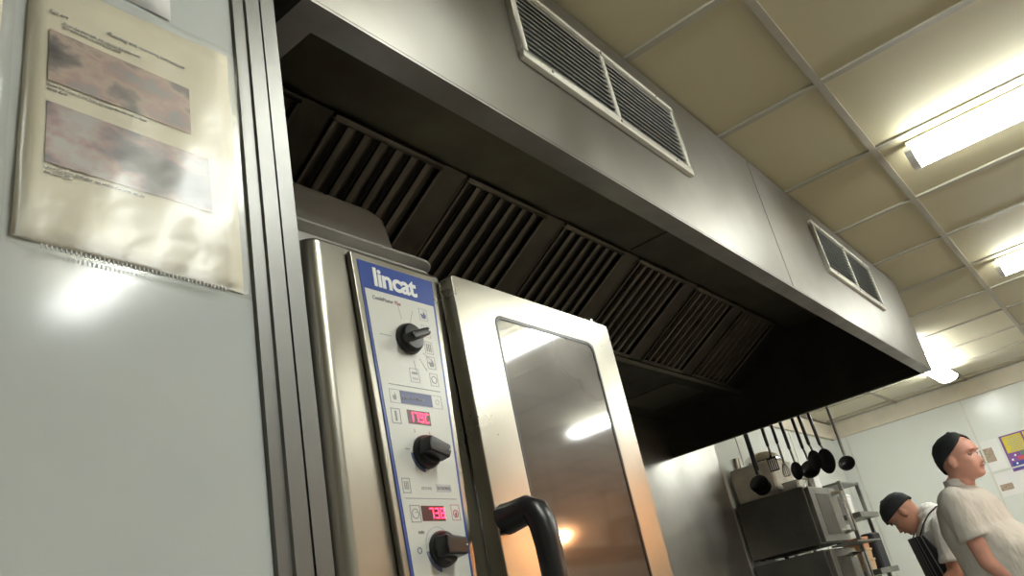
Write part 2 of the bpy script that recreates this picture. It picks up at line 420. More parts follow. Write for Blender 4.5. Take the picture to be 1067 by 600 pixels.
# grilles
def grille(x0, x1, z0, z1, ang):
    g = MB().box((x0+.02, HY-.002, z0+.02), (x1-.02, HY-.0002, z1-.02)).build('vent_grille', 'grille_back', hood)  # dark sheet paints in the shade of an opening behind the slats
    mb = MB(); w = .022; ya, yb = HY-.014, HY-.0021; ym = HY-.0002
    mb.box((x0, ya, z0), (x1, ym, z0+w)); mb.box((x0, ya, z1-w), (x1, ym, z1)); mb.box((x0, ya, z0+w), (x0+w, ym, z1-w)); mb.box((x1-w, ya, z0+w), (x1, ym, z1-w))
    xm = (x0+x1)/2; mb.box((xm-.008, ya, z0+w), (xm+.008, yb, z1-w))
    mb.build('grille_frame', 'grille', g, bevel=.0015)
    mb = MB(); n = 12; h = (z1-z0-2*w)
    for k in range(n):
        zc = z0+w+(k+.5)*h/n
        for xa, xb in ((x0+w, xm-.008), (xm+.008, x1-w)):
            Mx = Matrix.Rotation(math.radians(38), 3, 'X')
            mb.cbox(((xa+xb)/2, HY-.008, zc), (xb-xa, .0105, .0016), Mx)
    mb.build('slats', 'slat', g)
    for px in (x0+.1, xm, x1-.1):
        for pz in (z0+.011, z1-.011): MB().lathe([(.004, 0), (.003, .002)], (px, ya, pz), (0, -1, 0), 10).build('screw', 'dull', g)
grille(1.172, 1.937, 1.072, 1.300, 0)
grille(3.10, 3.90, 1.080, 1.305, 0)
# rail for utensils on the end of the hood
# ------------------------------------------------------------ combi oven
oven = thing('combi_oven', (1.25, 1.35, FLOOR), 'tall stainless steel combi oven with blue and white control panel and glass door', 'oven')
OY = .915; OT = .70
mb = MB(); mb.rbox((.815, OY, -.42), (1.152, 1.75, OT), .028, 6); mb.build('control_housing', 'steel', oven, bevel=.006)
mb = MB()
mb.box((1.154, .94, -.42), (1.735, 1.75, -.34)); mb.box((1.154, .94, .655), (1.735, 1.75, OT-.004)); mb.box((1.154, .94, -.34), (1.19, 1.75, .655)); mb.box((1.70, .94, -.34), (1.735, 1.75, .655)); mb.box((1.19, 1.70, -.34), (1.70, 1.75, .655))
mb.build('cavity', 'oven_side', oven)
rk = MB()
for s in (1.215, 1.675):
    for yy in (1.02, 1.55): rk.tube([(s, yy, -.30), (s, yy, .62)], .005, 8)
for zz in (-.2, -.05, .1, .25, .4, .55):
    for s in (1.215, 1.675): rk.tube([(s, 1.0, zz), (s, 1.6, zz)], .004, 6)
rk.build('rack', 'dull', oven)
mb = MB()
for lx in (.86, 1.68):
    for ly in (.98, 1.70): mb = MB().box((lx-.02, ly-.02, FLOOR), (lx+.02, ly+.02, -.42)); mb.build('leg', 'steel_b', oven)
MB().box((.84, .96, -1.0), (1.70, 1.72, -.97)).build('stand_shelf', 'dull', oven)
# door with rounded window
DX0, DX1, DZ0, DZ1 = 1.13, 1.702, -.40, .687; DYF, DYB = .88, .913
def rrect(x0, x1, z0, z1, r, n=5):
    p = []
    for cx, cz, st in ((x1-r, z1-r, 0), (x0+r, z1-r, 1), (x0+r, z0+r, 2), (x1-r, z0+r, 3)):
        for k in range(n+1):
            t = (st+k/n)*PI/2; p.append((cx+r*math.cos(t), cz+r*math.sin(t)))
    return p
door = MB(); n = 5
outer = rrect(DX0, DX1, DZ0, DZ1, .006, n); inner = rrect(1.243, 1.611, -.25, .625, .024, n); N = len(outer)
vs = [(x, DYF, z) for x, z in outer]+[(x, DYF, z) for x, z in inner]+[(x, DYB, z) for x, z in outer]+[(x, DYB, z) for x, z in inner]
fs = []
for k in range(N):
    j = (k+1) % N
    fs += [(k, j, N+j, N+k), (2*N+k, 3*N+k, 3*N+j, 2*N+j), (k, 2*N+k, 2*N+j, j), (N+k, N+j, 3*N+j, 3*N+k)]
door.add(vs, fs); D = door.build('door', 'steel', oven, bevel=.0025)
gmb = MB().prism(rrect(1.2435, 1.6105, -.2495, .6245, .0235, n), DYF+.002, DYF+.007, 1); gmb.build('door_glass', 'glass', D)
g2 = MB(); o1 = rrect(1.2432, 1.6108, -.2498, .6248, .0238, n); i1 = rrect(1.249, 1.605, -.244, .619, .02, n)
vs = [(x, DYF+.0003, z) for x, z in o1]+[(x, DYF+.0003, z) for x, z in i1]+[(x, DYF+.0018, z) for x, z in o1]+[(x, DYF+.0018, z) for x, z in i1]; N = len(o1); fs = []
for k in range(N):
    j = (k+1) % N; fs += [(k, j, N+j, N+k), (2*N+k, 3*N+k, 3*N+j, 2*N+j), (k, 2*N+k, 2*N+j, j), (N+k, N+j, 3*N+j, 3*N+k)]
g2.add(vs, fs).build('glass_gasket', 'black', D)
MB().lathe([(.0, .0), (.010, 0), (.010, .008), (.005, .010), (.005, .018), (0, .019)], (1.665, .90, DZ1), (0, 0, 1), 14).build('hinge_pin', 'steel_b', D, smooth='auto')
# handle
hp = [(1.158, .884, 0.220), (1.160, .86, 0.222), (1.163, .835, 0.225), (1.165, .823, 0.218), (1.166, .815, 0.197), (1.166, .812, 0.162), (1.166, .811, 0.082), (1.166, .811, -0.068), (1.166, .811, -0.198), (1.166, .815, -0.223), (1.165, .83, -0.240), (1.160, .86, -0.243), (1.158, .884, -0.243)]
MB().tube(hp, [.034, .031, .030, .029, .028, .027, .026, .026, .026, .028, .030, .031, .034], 16, flat=.8).build('handle', 'black', D, smooth='auto')
# control panel (tapers slightly towards the bottom)
PZ1, PZ0 = .672, -.36
def xl(z): return .909+(.667-z)*(.021/.524)
def xr(z): return 1.097-(.679-z)*(.027/.544)
def taper(z0, z1, y0, y1, inset=0., l=None, r=None):
    a = [(xl(z1)+inset, y0, z1), (xr(z1)-inset, y0, z1), (xr(z0)-inset, y0, z0), (xl(z0)+inset, y0, z0)]
    return MB().add(a+[(p[0], y1, p[2]) for p in a], [(0,1,2,3),(7,6,5,4),(0,4,5,1),(1,5,6,2),(2,6,7,3),(3,7,4,0)])
pan = taper(PZ0-.012, PZ1+.014, .903, OY-.0004, -.013).build('panel_bezel', 'steel', oven, bevel=.003)
face = taper(PZ0, PZ1, .9015, .9029, 0).build('control_panel', 'blue', oven, bevel=.0008)
taper(PZ0+.006, .618, .9008, .9014, .006).build('white_field', 'panel_w', face, bevel=.003)
FY = .9005
mb = text_mb('lincat', .052, (.940, FY+.0006, .6285), MB(), sx=1.02, sz=.95, bold=.0016, spacing=.95)
mb.build('logo_lettering', 'print_w', face)
text_mb('CombiMaster', .0105, (.932, FY, .600), MB(), sx=.85).build('model_lettering', 'grey', face)
text_mb('Plus', .0105, (.985, FY, .600), MB(), sx=.85).build('model_lettering', 'pink', face)
def iconbox(x, z, w, h, mat='grey', fill=None):
    mb = MB(); t = .0013
    mb.box((x-w/2, FY, z-h/2), (x+w/2, FY+.0003, z-h/2+t)); mb.box((x-w/2, FY, z+h/2-t), (x+w/2, FY+.0003, z+h/2)); mb.box((x-w/2, FY, z-h/2), (x-w/2+t, FY+.0003, z+h/2)); mb.box((x+w/2-t, FY, z-h/2), (x+w/2, FY+.0003, z+h/2))
    o = mb.build('icon_frame', mat, face)
    return o
def mark(x, z, w, h, mat, kind='bar'):
    mb = MB()
    if kind == 'bar': mb.box((x-w/2, FY-.0001, z-h/2), (x+w/2, FY+.0002, z+h/2))
    elif kind == 'ring':
        mb.lathe([(w/2, 0), (w/2, .0003), (w/2-.0015, .0003), (w/2-.0015, 0), (w/2, 0)], (x, FY+.0002, z), (0, -1, 0), 20)
    elif kind == 'flame':
        mb.prism([(x-w*.3, z-h/2), (x+w*.3, z-h/2), (x+w*.5, z-h*.1), (x+w*.1, z+h/2), (x, z), (x-w*.5, z+.1*h)], FY-.0001, FY+.0002, 1)
    elif kind == 'waves':
        for q in (-1, 0, 1): mb.box((x+q*w/3-w/12, FY-.0001, z-h/2), (x+q*w/3+w/12, FY+.0002, z+h/2))
    mb.build('icon_mark', mat, face)
# column of icons at the right of the top knob
for z, m_, kd in ((.594, 'bluegrey', 'flame'), (.561, 'red', 'waves'), (.529, 'grey', 'waves'), (.500, 'grey', 'flame'), (.468, 'grey', 'ring')):
    iconbox(1.055, z, .021, .024, 'lgrey'); mark(1.055, z, .014, .015, m_, kd)
iconbox(1.007, .470, .023, .026, 'lgrey'); mark(1.007, .474, .013, .004, 'grey'); mark(1.007, .464, .013, .004, 'lgrey')
for a in (100, 68, -30, -55, -80, 180):
    ca, sa = math.cos(math.radians(a)), math.sin(math.radians(a))
    MB().cbox((1.003+.052*ca, FY, .536+.052*sa), (.026, .0004, .0009), Matrix.Rotation(-math.radians(a), 3, 'Y')).build('dial_mark', 'lgrey', face)
mark(1.003, .447, .125, .0014, 'grey')
iconbox(1.002, .4265, .126, .0245, 'lgrey'); mark(1.0015, .4265, .076, .0215, 'bluegrey')
text_mb('press and hold', .0085, (.968, FY-.0003, .424), MB(), sx=1).build('caption', 'lgrey', face)
mark(.950, .4265, .009, .013, 'grey', 'flame'); mark(1.053, .4265, .010, .012, 'lgrey', 'ring')
iconbox(.947, .392, .021, .026, 'grey'); mark(.947, .392, .004, .017, 'grey')
mark(1.0005, .3935, .054, .024, 'lcd')
SEG = {'0': 'abcdef', '1': 'bc', '7': 'abc', '9': 'abcdfg', 'C': 'adef', '3': 'abcdg', '8': 'abcdefg', '.': ''}
def digits(s, x0, z0, w, h):
    mb = MB(); t = w*.2; step = w*1.35
    for i, ch in enumerate(s):
        x = x0+i*step
        R_ = {'a': (x, z0+h-t, x+w, z0+h), 'g': (x, z0+h/2-t/2, x+w, z0+h/2+t/2), 'd': (x, z0, x+w, z0+t), 'f': (x, z0+h/2, x+t, z0+h), 'e': (x, z0, x+t, z0+h/2), 'b': (x+w-t, z0+h/2, x+w, z0+h), 'c': (x+w-t, z0, x+w, z0+h/2)}
        for q in SEG[ch]:
            a = R_[q]; mb.box((a[0], FY-.0006, a[1]), (a[2], FY-.0001, a[3]))
    mb.build('red_digits', 'led', face)
digits('179C', .977, .3855, .0092, .0165)
iconbox(.947, .278, .018, .024, 'grey'); mark(.947, .278, .011, .013, 'grey', 'waves')
text_mb('SYSTEM', .0065, (.980, FY, .272), MB(), sx=.85, spacing=1.3).build('system_lettering', 'lgrey', face)
mark(1.033, .2755, .036, .013, 'lgrey'); text_mb('RATIONAL', .0088, (1.0165, FY-.0003, .2725), MB(), sx=.78).build('system_lettering', 'grey', face)
mark(1.000, .258, .120, .0012, 'grey')
iconbox(.958, .234, .022, .027, 'grey'); mark(.958, .234, .016, .016, 'grey', 'ring'); mark(.960, .236, .006, .0012, 'grey')
mark(.9985, .2345, .053, .024, 'lcd'); digits('738', .990, .2265, .0092, .0165)
iconbox(1.052, .236, .021, .026, 'pink'); mark(1.052, .234, .013, .012, 'red', 'ring'); mark(1.052, .234, .005, .008, 'red', 'flame')
MB().lathe([(.030, 0), (.030, .0003), (.0285, .0003), (.0285, 0), (.030, 0)], (1.000, FY+.0002, .184), (0, -1, 0), 30).build('dial_ring', 'lgrey', face)
text_mb('min', .009, (.958, FY, .203), MB()).build('dial_lettering', 'grey', face)
mark(.955, .178, .010, .010, 'bluegrey', 'ring')
mark(.962, .338, .008, .0014, 'grey'); mark(.985, .370, .0014, .006, 'grey'); mark(1.02, .368, .0014, .006, 'grey')
for (kx, kz, ang, blue, gw) in ((1.003, .536, 20, 0, .85), (1.002, .334, -16, 1, 1.45), (1.004, .178, -4, 1, 1.7)):
    kn = MB().lathe([(.0, 0), (.0285, 0), (.0285, .004), (.026, .012), (.022, .016), (0, .017)], (kx, .8995, kz), (0, -1, 0), 28).build('knob', 'black', oven, smooth='auto')
    a = math.radians(ang); Mr = Matrix.Rotation(-a, 3, 'Y')
    mb = MB(); pts = [(-.024, -.010), (.026, -.0085), (.0285, 0), (.026, .0085), (-.024, .010), (-.0265, 0)]
    v = []
    for dd, sc_ in ((.010, 1.), (.034, .92)):
        for px, pz in pts: v.append(Vector((kx, .8995-dd, kz))+Mr @ Vector((px*sc_, 0, pz*sc_*gw)))
    mb.add(v, [tuple(range(6)), tuple(range(11, 5, -1))]+[(q, q+6, (q+1) % 6+6, (q+1) % 6) for q in range(6)])
    mb.build('knob_grip', 'black', kn, bevel=.003)
    tip = Vector((kx, .865, kz))+Mr @ Vector((.020, 0, 0))
    MB().lathe([(0, 0), (.0016, 0), (.0014, .0008), (0, .001)], tip, (0, -1, 0), 10).build('pointer_dot', 'print_w', kn)
    if blue:
        mb = MB(); pr = []
        for q in range(11):
            t = PI*1.02+q/10*PI*.42; pr.append((kx+.0345*math.cos(t), kz+.0345*math.sin(t)))
        for q in range(10, -1, -1):
            t = PI*1.02+q/10*PI*.42; pr.append((kx+.027*math.cos(t), kz+.027*math.sin(t)))
        mb.prism(pr, FY-.0001, FY+.0002, 1); mb.build('dial_sector', 'bluegrey', face)
# things on the oven: a low tray, and a deep pan on it
tr_ = MB(); tr_.rbox((.66, .94, OT+.0005), (1.165, 1.50, OT+.022), .04, 6); tr_.rbox((.70, .965, OT+.022), (1.13, 1.47, OT+.040), .05, 6); tr_.rbox((.65, .935, OT+.040), (1.175, 1.505, OT+.046), .05, 6)
tag(tr_.build('baking_tray', 'pan', None, bevel=.004), 'shallow steel tray lying flat on top of the combi oven', 'tray')
pn = thing('steel_pan', (.88, 1.25, OT+.047), 'deep steel food pan with rounded corners stacked on the tray above the oven', 'pan')
def loft_rr(mb, secs, n=6):
    """rounded rectangle sections (x0,x1,y0,y1,r,z)"""
    v = []; f = []; N = 4*(n+1)
    for x0, x1, y0, y1, r, z in secs:
        for p in rrect(x0, x1, y0, y1, r, n): v.append((p[0], p[1], z))
    for i in range(len(secs)-1):
        for k in range(N): f.append((i*N+k, i*N+(k+1) % N, (i+1)*N+(k+1) % N, (i+1)*N+k))
    f.append(tuple(range(N-1, -1, -1))); f.append(tuple(range((len(secs)-1)*N, len(secs)*N)))
    mb.add(v, f); return mb
zb = OT+.0475
mb = loft_rr(MB(), [(.655, 1.115, .995, 1.50, .05, zb+.004), (.648, 1.122, .988, 1.507, .055, zb+.0), (.642, 1.128, .982, 1.513, .055, zb+.008), (.640, 1.130, .980, 1.515, .055, zb+.02), (.650, 1.120, .990, 1.505, .055, zb+.105), (.66, 1.110, 1.0, 1.495, .06, zb+.122), (.69, 1.08, 1.03, 1.465, .06, zb+.130)])
mb.build('pan_body', 'pan', pn, smooth='auto')
mb = loft_rr(MB(), [(.72, 1.02, 1.06, 1.40, .05, zb+.1305), (.72, 1.02, 1.06, 1.40, .05, zb+.150), (.76, .99, 1.1, 1.37, .05, zb+.162)])
mb.build('pan_lid', 'dull', pn, smooth='auto')

# ------------------------------------------------------------ papers on the partition
PY = .66
def sheet(mb, x0, x1, z0, z1, y, th=.0003, nx=1, nz=1, wob=0., corners=None):
    v = []; f = []
    for s in (0, 1):
        for j in range(nz+1):
            for i in range(nx+1):
                a, c = i/nx, j/nz
                if corners:
                    (ax, az), (bx, bz), (cx, cz), (dx, dz) = corners   # bl br tr tl
                    x = (ax*(1-a)+bx*a)*(1-c)+(dx*(1-a)+cx*a)*c; z = (az*(1-a)+bz*a)*(1-c)+(dz*(1-a)+cz*a)*c
                else: x = x0+(x1-x0)*a; z = z0+(z1-z0)*c
                w = wob*(.5+.5*math.sin(x*61+z*23)*math.sin(z*47-x*31+1.))
                v.append((x, y-w-(th if s else 0), z))
    n = (nx+1)*(nz+1)
    for s in (0, 1):
        for j in range(nz):
            for i in range(nx):
                q = s*n+j*(nx+1)+i; f.append((q, q+1, q+nx+2, q+nx+1))
    for i in range(nx): f += [(i, i+1, n+i+1, n+i), (nz*(nx+1)+i, nz*(nx+1)+i+1, n+nz*(nx+1)+i+1, n+nz*(nx+1)+i)]
    for j in range(nz): f += [(j*(nx+1), (j+1)*(nx+1), n+(j+1)*(nx+1), n+j*(nx+1)), (j*(nx+1)+nx, (j+1)*(nx+1)+nx, n+(j+1)*(nx+1)+nx, n+j*(nx+1)+nx)]
    return mb.add(v, f)
pg = thing('instruction_sheet', (.38, PY, .385), 'yellowed instruction page with two photos in a clear plastic sleeve on the white wall', 'paper')
sheet(MB(), 0, 0, 0, 0, PY-.0008, .0004, 12, 16, .002, [(.262, .405), (.492, .402), (.492, .722), (.268, .712)]).build('page', 'paper', pg, smooth=True)
sheet(MB(), 0, 0, 0, 0, PY-.0032, .0003, 1, 1, 0, [(.287, .583), (.4375, .583), (.4375, .645), (.287, .646)]).build('printed_photo', 'photo1', pg)
sheet(MB(), 0, 0, 0, 0, PY-.0032, .0003, 1, 1, 0, [(.287, .489), (.459, .490), (.457, .558), (.287, .558)]).build('printed_photo', 'photo2', pg)
def lines(x0, z, n, size, parent, txts):
    mb = MB()
    for k in range(n): text_mb(txts[k % len(txts)], size, (x0, PY-.0030, z-k*size*1.15), mb, sx=1)
    mb.build('printed_text', 'lgrey', parent)
lines(.345, .672, 1, .0062, pg, ['Cleaning and operating instructions'])
lines(.287, .669, 1, .005, pg, ['Step one'])
lines(.300, .6595, 2, .0042, pg, ['Open the door fully and remove the trays from', 'the racks before cleaning the cavity'])
lines(.287, .577, 2, .0042, pg, ['Rinse the inside of the oven and wipe the seal with a clean', 'damp cloth'])
lines(.287, .483, 2, .0042, pg, ['Leave the door open after use so that the cavity can dry', 'out completely'])
sheet(MB(), 0, 0, 0, 0, PY-.0046, .0003, 24, 32, .0015, [(.257, .396), (.503, .394), (.509, .730), (.266, .722)]).build('plastic_sleeve', 'film', pg, smooth=True)
mb = MB()
for k in range(44): mb.box((.285+k*.0042, PY-.0072, .3975), (.2862+k*.0042, PY-.0062, .4015))
mb.build('sleeve_ribbing', 'paper_w', pg)
p2 = thing('instruction_sheet', (.14, PY, .385), 'yellowed sleeved page cut off by the left edge of the picture', 'paper')
sheet(MB(), .02, .244, .405, .70, PY-.0008, .0004, 12, 16, .002).build('page', 'paper', p2, smooth=True)
sheet(MB(), .012, .2535, .394, .712, PY-.0046, .0003, 20, 24, .004).build('plastic_sleeve', 'film', p2, smooth=True)
tag(sheet(MB(), .20, .419, .736, 1.03, PY-.0006, .0003, 8, 8, .002).build('paper_notice', 'paper_w', None, smooth=True), 'plain white sheet fixed above the sleeved page at the top left', 'paper')

# ------------------------------------------------------------ utensils on rail behind the hood end
RX = 4.62; RX2 = 4.74; RZ = .935
rail = thing('utensil_rail', (RX, 1.5, RZ-.02), 'thin steel rail fixed to the far end of the hood carrying hanging utensils', 'rail')
for q in (RX, RX2): MB().tube([(q, 1.12, RZ), (q, 1.80, RZ)], .006, 10).build('bar', 'dull', rail, smooth='auto')
for yy in (1.13, 1.79): MB().tube([(RX2, yy, RZ), (HX1, yy, RZ)], .006, 8).build('bracket', 'dull', rail)
def utensil(name, y, L, head, label, cat, rh=.05, grip=.12, gm='black', sm='dull', hm='black', back=0, bend=0.):
    RX = 4.74 if back else 4.62
    L += .04; grip = grip+.075 if grip else 0
    if back: y += .035
    x = RX-.012
    t = thing(name, (x, y, RZ-L), label, cat, 'kitchen utensils hanging from the rail')
    # hook over the rail
    hk = [(RX+.010, y, RZ-.004), (RX+.008, y, RZ+.007), (RX, y, RZ+.0115), (RX-.009, y, RZ+.007), (x, y, RZ-.012)]
    MB().tube(hk, .0028, 8).build('hook', sm, t, smooth='auto')
    if grip: MB().tube([(x, y, RZ-.010), (x, y, RZ-.02), (x, y+bend*.3, RZ-grip), (x, y+bend*.3, RZ-grip-.01)], [.009, .0135, .0125, .007], 10, flat=.7).build('grip', gm, t, smooth='auto')
    z0 = RZ-(grip or .01); zh = RZ-L+rh*(1.0 if head in ('ladle', 'spoon') else 1.4)
    MB().tube([(x, y+bend*.3, z0), (x, y+bend*.8, (z0+zh)/2), (x, y+bend, zh)], .0062 if grip else .0075, 8).build('shaft', sm if grip else gm, t, smooth='auto')
    c = (x-.012, y+bend, RZ-L)
    if head == 'ladle':
        ax = Vector((-.93, -.15, .35)); pr = [(0, -rh*.62), (rh*.5, -rh*.56), (rh*.85, -rh*.3), (rh, .0), (rh*1.03, .002), (rh*.97, .002), (rh*.82, -rh*.27), (rh*.48, -rh*.5), (0, -rh*.56)]
        MB().lathe(pr, c, ax, 24).build('bowl', hm, t, smooth=True)
    elif head == 'spoon':
        Mx = Matrix.Diagonal((1, .82, 1.25))
        pr = [(0, -.014), (rh*.6, -.011), (rh*.95, -.002), (rh, .001), (rh*.93, .001), (rh*.58, -.007), (0, -.010)]
        MB().lathe(pr, c, (-1, 0, 0), 24, Matrix.Diagonal((1, .82, 1.25))).build('bowl', hm, t, smooth=True)
    elif head == 'turner':
        mb = MB()
        for k in range(5):
            yy = c[1]-rh*.7+k*rh*.35; mb.box((c[0]-.002, yy-rh*.1, c[2]-rh), (c[0]+.002, yy+rh*.1, c[2]+rh))
        mb.box((c[0]-.002, c[1]-rh*.8, c[2]+rh*.9), (c[0]+.002, c[1]+rh*.8, c[2]+rh*1.2)); mb.box((c[0]-.002, c[1]-rh*.8, c[2]-rh*1.1), (c[0]+.002, c[1]+rh*.8, c[2]-rh*.9))
        MB.box(mb, (c[0]-.002, c[1]-.006, c[2]+rh), (c[0]+.012, c[1]+.006, c[2]+rh*1.5))
        mb.build('slotted_blade', hm, t)
    elif head == 'whisk':
        for k in range(6):
            a = PI*k/6; pth = []
            for q in range(13):
                u = q/12*2*PI; rr = rh*math.sin(u/2)**.8*(1 if u < PI else 1)
                pth.append((c[0]+rr*math.cos(a)*math.sin(u)/(abs(math.sin(u))+.25), c[1]+rr*math.sin(a)*math.sin(u)/(abs(math.sin(u))+.25), c[2]+rh*1.3*math.cos(u)))
            MB().tube(pth, .0016, 5).build('wire', hm, t, smooth='auto')
    return t
utensil('ladle', 1.708, .285, 'ladle', 'leftmost hanging ladle with long bare shaft and round black bowl', 'ladle', .052, 0)
utensil('ladle', 1.705, .290, 'ladle', 'black ladle with fat grip overlapping the leftmost one', 'ladle', .05, .15, back=1)
utensil('slotted_turner', 1.597, .205, 'turner', 'short black slotted turner hanging third from the left', 'turner', .034, .06)
utensil('whisk', 1.545, .235, 'whisk', 'small wire whisk hanging between turner and ladles', 'whisk', .03, .04, 'black', 'dull', 'dull', back=1)
utensil('slotted_spoon', 1.487, .275, 'spoon', 'low black spoon with chunky grip left of the wide ladle', 'spoon', .040, .11, bend=-.006)
utensil('ladle', 1.418, .272, 'ladle', 'wide black ladle in the middle of the crowded row', 'ladle', .053, .11, bend=-.008, back=1)
utensil('serving_spoon', 1.378, .250, 'spoon', 'black serving spoon just left of the big glossy one', 'spoon', .044, .12, bend=-.01)
utensil('serving_spoon', 1.322, .255, 'spoon', 'big glossy black spoon at the right of the crowded row', 'spoon', .056, .12, bend=-.012, back=1)
utensil('ladle', 1.215, .312, 'ladle', 'lone long-handled ladle hanging apart at the right', 'ladle', .042, 0, 'dull', 'dull', 'black')

# ------------------------------------------------------------ equipment behind: two stacked ovens on a stand
st = thing('equipment_stand', (5.55, 1.9, FLOOR), 'plain steel stand carrying the two stacked grimy ovens', 'stand')
MB().box((5.16, 1.60, -.26), (5.94, 2.13, -.235)).build('top', 'dull', st)
for a in (5.19, 5.91):
    for b_ in (1.63, 2.10): MB().box((a-.018, b_-.018, FLOOR), (a+.018, b_+.018, -.26)).build('leg', 'dull', st)
def smalloven(z0, z1, x0, x1, label, grp, dirty):
    t = thing('small_oven', ((x0+x1)/2, 1.9, z0), label, 'oven', grp)
    MB().box((x0, 1.675, z0+.012), (x1, 2.125, z1)).build('casing', dirty, t, bevel=.004)
    for a in (x0+.05, x1-.05):
        for b_ in (1.72, 2.08): MB().lathe([(.015, 0), (.015, .012)], (a, b_, z0), n=12).build('foot', 'black', t)
    d = MB().rbox((x0+.01, 1.645, z0+.02), (x1-.01, 1.674, z1-.01), .006, 3, 1).build('door', 'dull', t, bevel=.002)
    MB().box((x0+.10, 1.6425, z0+.06), (x1-.17, 1.6445, z1-.05)).build('window', 'oven_side', d, bevel=.001)
    MB().tube([(x1-.09, 1.645, z1-.05), (x1-.09, 1.585, z1-.05), (x1-.09, 1.585, z0+.07), (x1-.09, 1.645, z0+.07)], .018, 10).build('handle', 'steel_b', d)
    return t
smalloven(.245, .605, 5.19, 5.71, 'grimy steel oven below the hanging utensils, upper of the two', 'stacked small ovens', 'oven_side')
smalloven(-.234, .225, 5.19, 5.71, 'grimy steel oven cut off by the bottom edge, lower of the two', 'stacked small ovens', 'oven_side')
# on the upper oven
def crumple(mb, amp, seed):
    random.seed(seed); mb.v = [(p[0]+random.uniform(-amp, amp), p[1]+random.uniform(-amp, amp), p[2]) for p in mb.v]; return mb
zt = .6055
mb = loft_rr(MB(), [(5.24, 5.60, 1.84, 2.115, .02, zt), (5.235, 5.605, 1.835, 2.12, .03, zt+.06), (5.23, 5.61, 1.83, 2.12, .03, zt+.12), (5.235, 5.60, 1.835, 2.12, .03, zt+.18), (5.23, 5.61, 1.828, 2.12, .03, zt+.215), (5.24, 5.6, 1.84, 2.11, .03, zt+.22)])
tag(crumple(mb, .0045, 3).build('storage_tub', 'tub', None, smooth='auto'), 'cloudy beige plastic tub on the upper small oven behind the ladles', 'tub')
mb = MB().lathe([(.125, 0), (.128, .003), (.122, .02), (.105, .05), (.07, .072), (.03, .080), (0, .081)], (5.40, 1.945, zt+.2215), n=30)
tag(mb.build('mixing_bowl', 'steel_b', None, smooth=True), 'upturned shiny steel mixing bowl on the beige tub', 'bowl')
random.seed(5)
for (gx_, gy_, lab) in ((5.27, 2.07, 'small clear glass on the beige tub, left of the steel bowl'),):
    mb = MB().lathe([(0, 0), (.026, 0), (.03, .07), (.027, .07), (.023, .005), (0, .005)], (gx_, gy_, zt+.2212), n=18)
    tag(mb.build('drinking_glass', 'steel_b', None, smooth='auto'), lab, 'glass')
# low tins and cups on top of upper oven, front side
mb = loft_rr(MB(), [(5.22, 5.40, 1.70, 1.80, .02, zt), (5.215, 5.405, 1.695, 1.805, .02, zt+.045), (5.21, 5.41, 1.69, 1.81, .02, zt+.05), (5.23, 5.39, 1.71, 1.79, .02, zt+.046)])
tag(mb.build('steel_container', 'steel_b', None, smooth='auto'), 'small steel food container on the upper oven near its front edge', 'container')
for i, (cx, cy, lab) in enumerate(((5.46, 1.71, 'small steel cup on the upper oven beside the food container'), (5.51, 1.778, 'dented steel cup furthest back on the oven top'))):
    mb = MB().lathe([(0, 0), (.03, 0), (.036, .06), (.038, .062), (.034, .06), (.028, .004), (0, .004)], (cx, cy, zt), n=20)
    tag(mb.build('steel_cup', 'steel_b', None, smooth='auto'), lab, 'cup')
mb = sheet(MB(), 5.62, 5.86, 1.68, 1.95, 0, .0006)
mb.v = [(p[0], p[2]+0, zt+.001+abs(p[1])+ (p[0]-5.62)*.0) for p in mb.v]
mb = loft_rr(MB(), [(5.57, 5.70, 1.71, 1.82, .008, zt), (5.57, 5.70, 1.71, 1.82, .008, zt+.09), (5.57, 5.70, 1.71, 1.82, .008, zt+.095)])
tag(mb.build('paper_box', 'paper_w', None), 'white carton standing on the far end of the upper oven', 'box')
# tray and rod sticking out above lower oven
tag(MB().box((5.30, 1.50, .2265), (5.80, 1.66, .236)).build('baking_tray', 'dull', None, bevel=.002), 'flat steel tray jutting forward from between the two small ovens', 'tray')

# shelf rack
SX0, SX1, SY0, SY1 = 5.95, 6.38, 1.66, 2.13
rk = thing('shelf_rack', (6.2, 1.84, FLOOR), 'grey metal shelf rack against the wall to the left of the bending cook', 'shelf')
for a in (SX0+.012, SX1-.012):
    for b_ in (SY0+.012, SY1-.012): MB().box((a-.012, b_-.012, FLOOR), (a+.012, b_+.012, .66)).build('post', 'dull', rk)
for z, th, ov in ((.655, .014, .0), (.435, .035, .06), (.066, .035, .06), (-.35, .035, .06), (-.9, .035, 0)):
    MB().box((SX0-.01, SY0-ov, z-th), (SX1, SY1, z)).build('shelf', 'dull', rk, bevel=.002)
mb = loft_rr(MB(), [(5.98, 6.2, 1.70, 1.84, .02, .4355), (5.975, 6.205, 1.695, 1.845, .02, .56), (5.97, 6.21, 1.69, 1.85, .02, .565), (5.98, 6.2, 1.7, 1.84, .02, .58)])
tag(mb.build('food_box', 'paper_w', None, smooth='auto'), 'white plastic food box on the upper shelf of the rack', 'box')
zz = .0665
for i, (m_, h, lab) in enumerate((('peach', .075, 'peach plastic food box, bottom of the stack on the rack shelf'), ('peach', .065, 'peach plastic food box, middle of the stack on the rack shelf'), ('orange', .075, 'orange-red plastic food box, topmost of its stack on the rack shelf'))):
    mb = loft_rr(MB(), [(5.99, 6.13, 1.67, 1.80, .015, zz), (5.985, 6.135, 1.665, 1.805, .015, zz+h-.015), (5.98, 6.14, 1.66, 1.81, .015, zz+h-.013), (5.98, 6.14, 1.66, 1.81, .015, zz+h-.001)])
    tag(mb.build('food_box', m_, None, smooth='auto'), lab, 'box', 'stacked food boxes on the rack'); zz += h
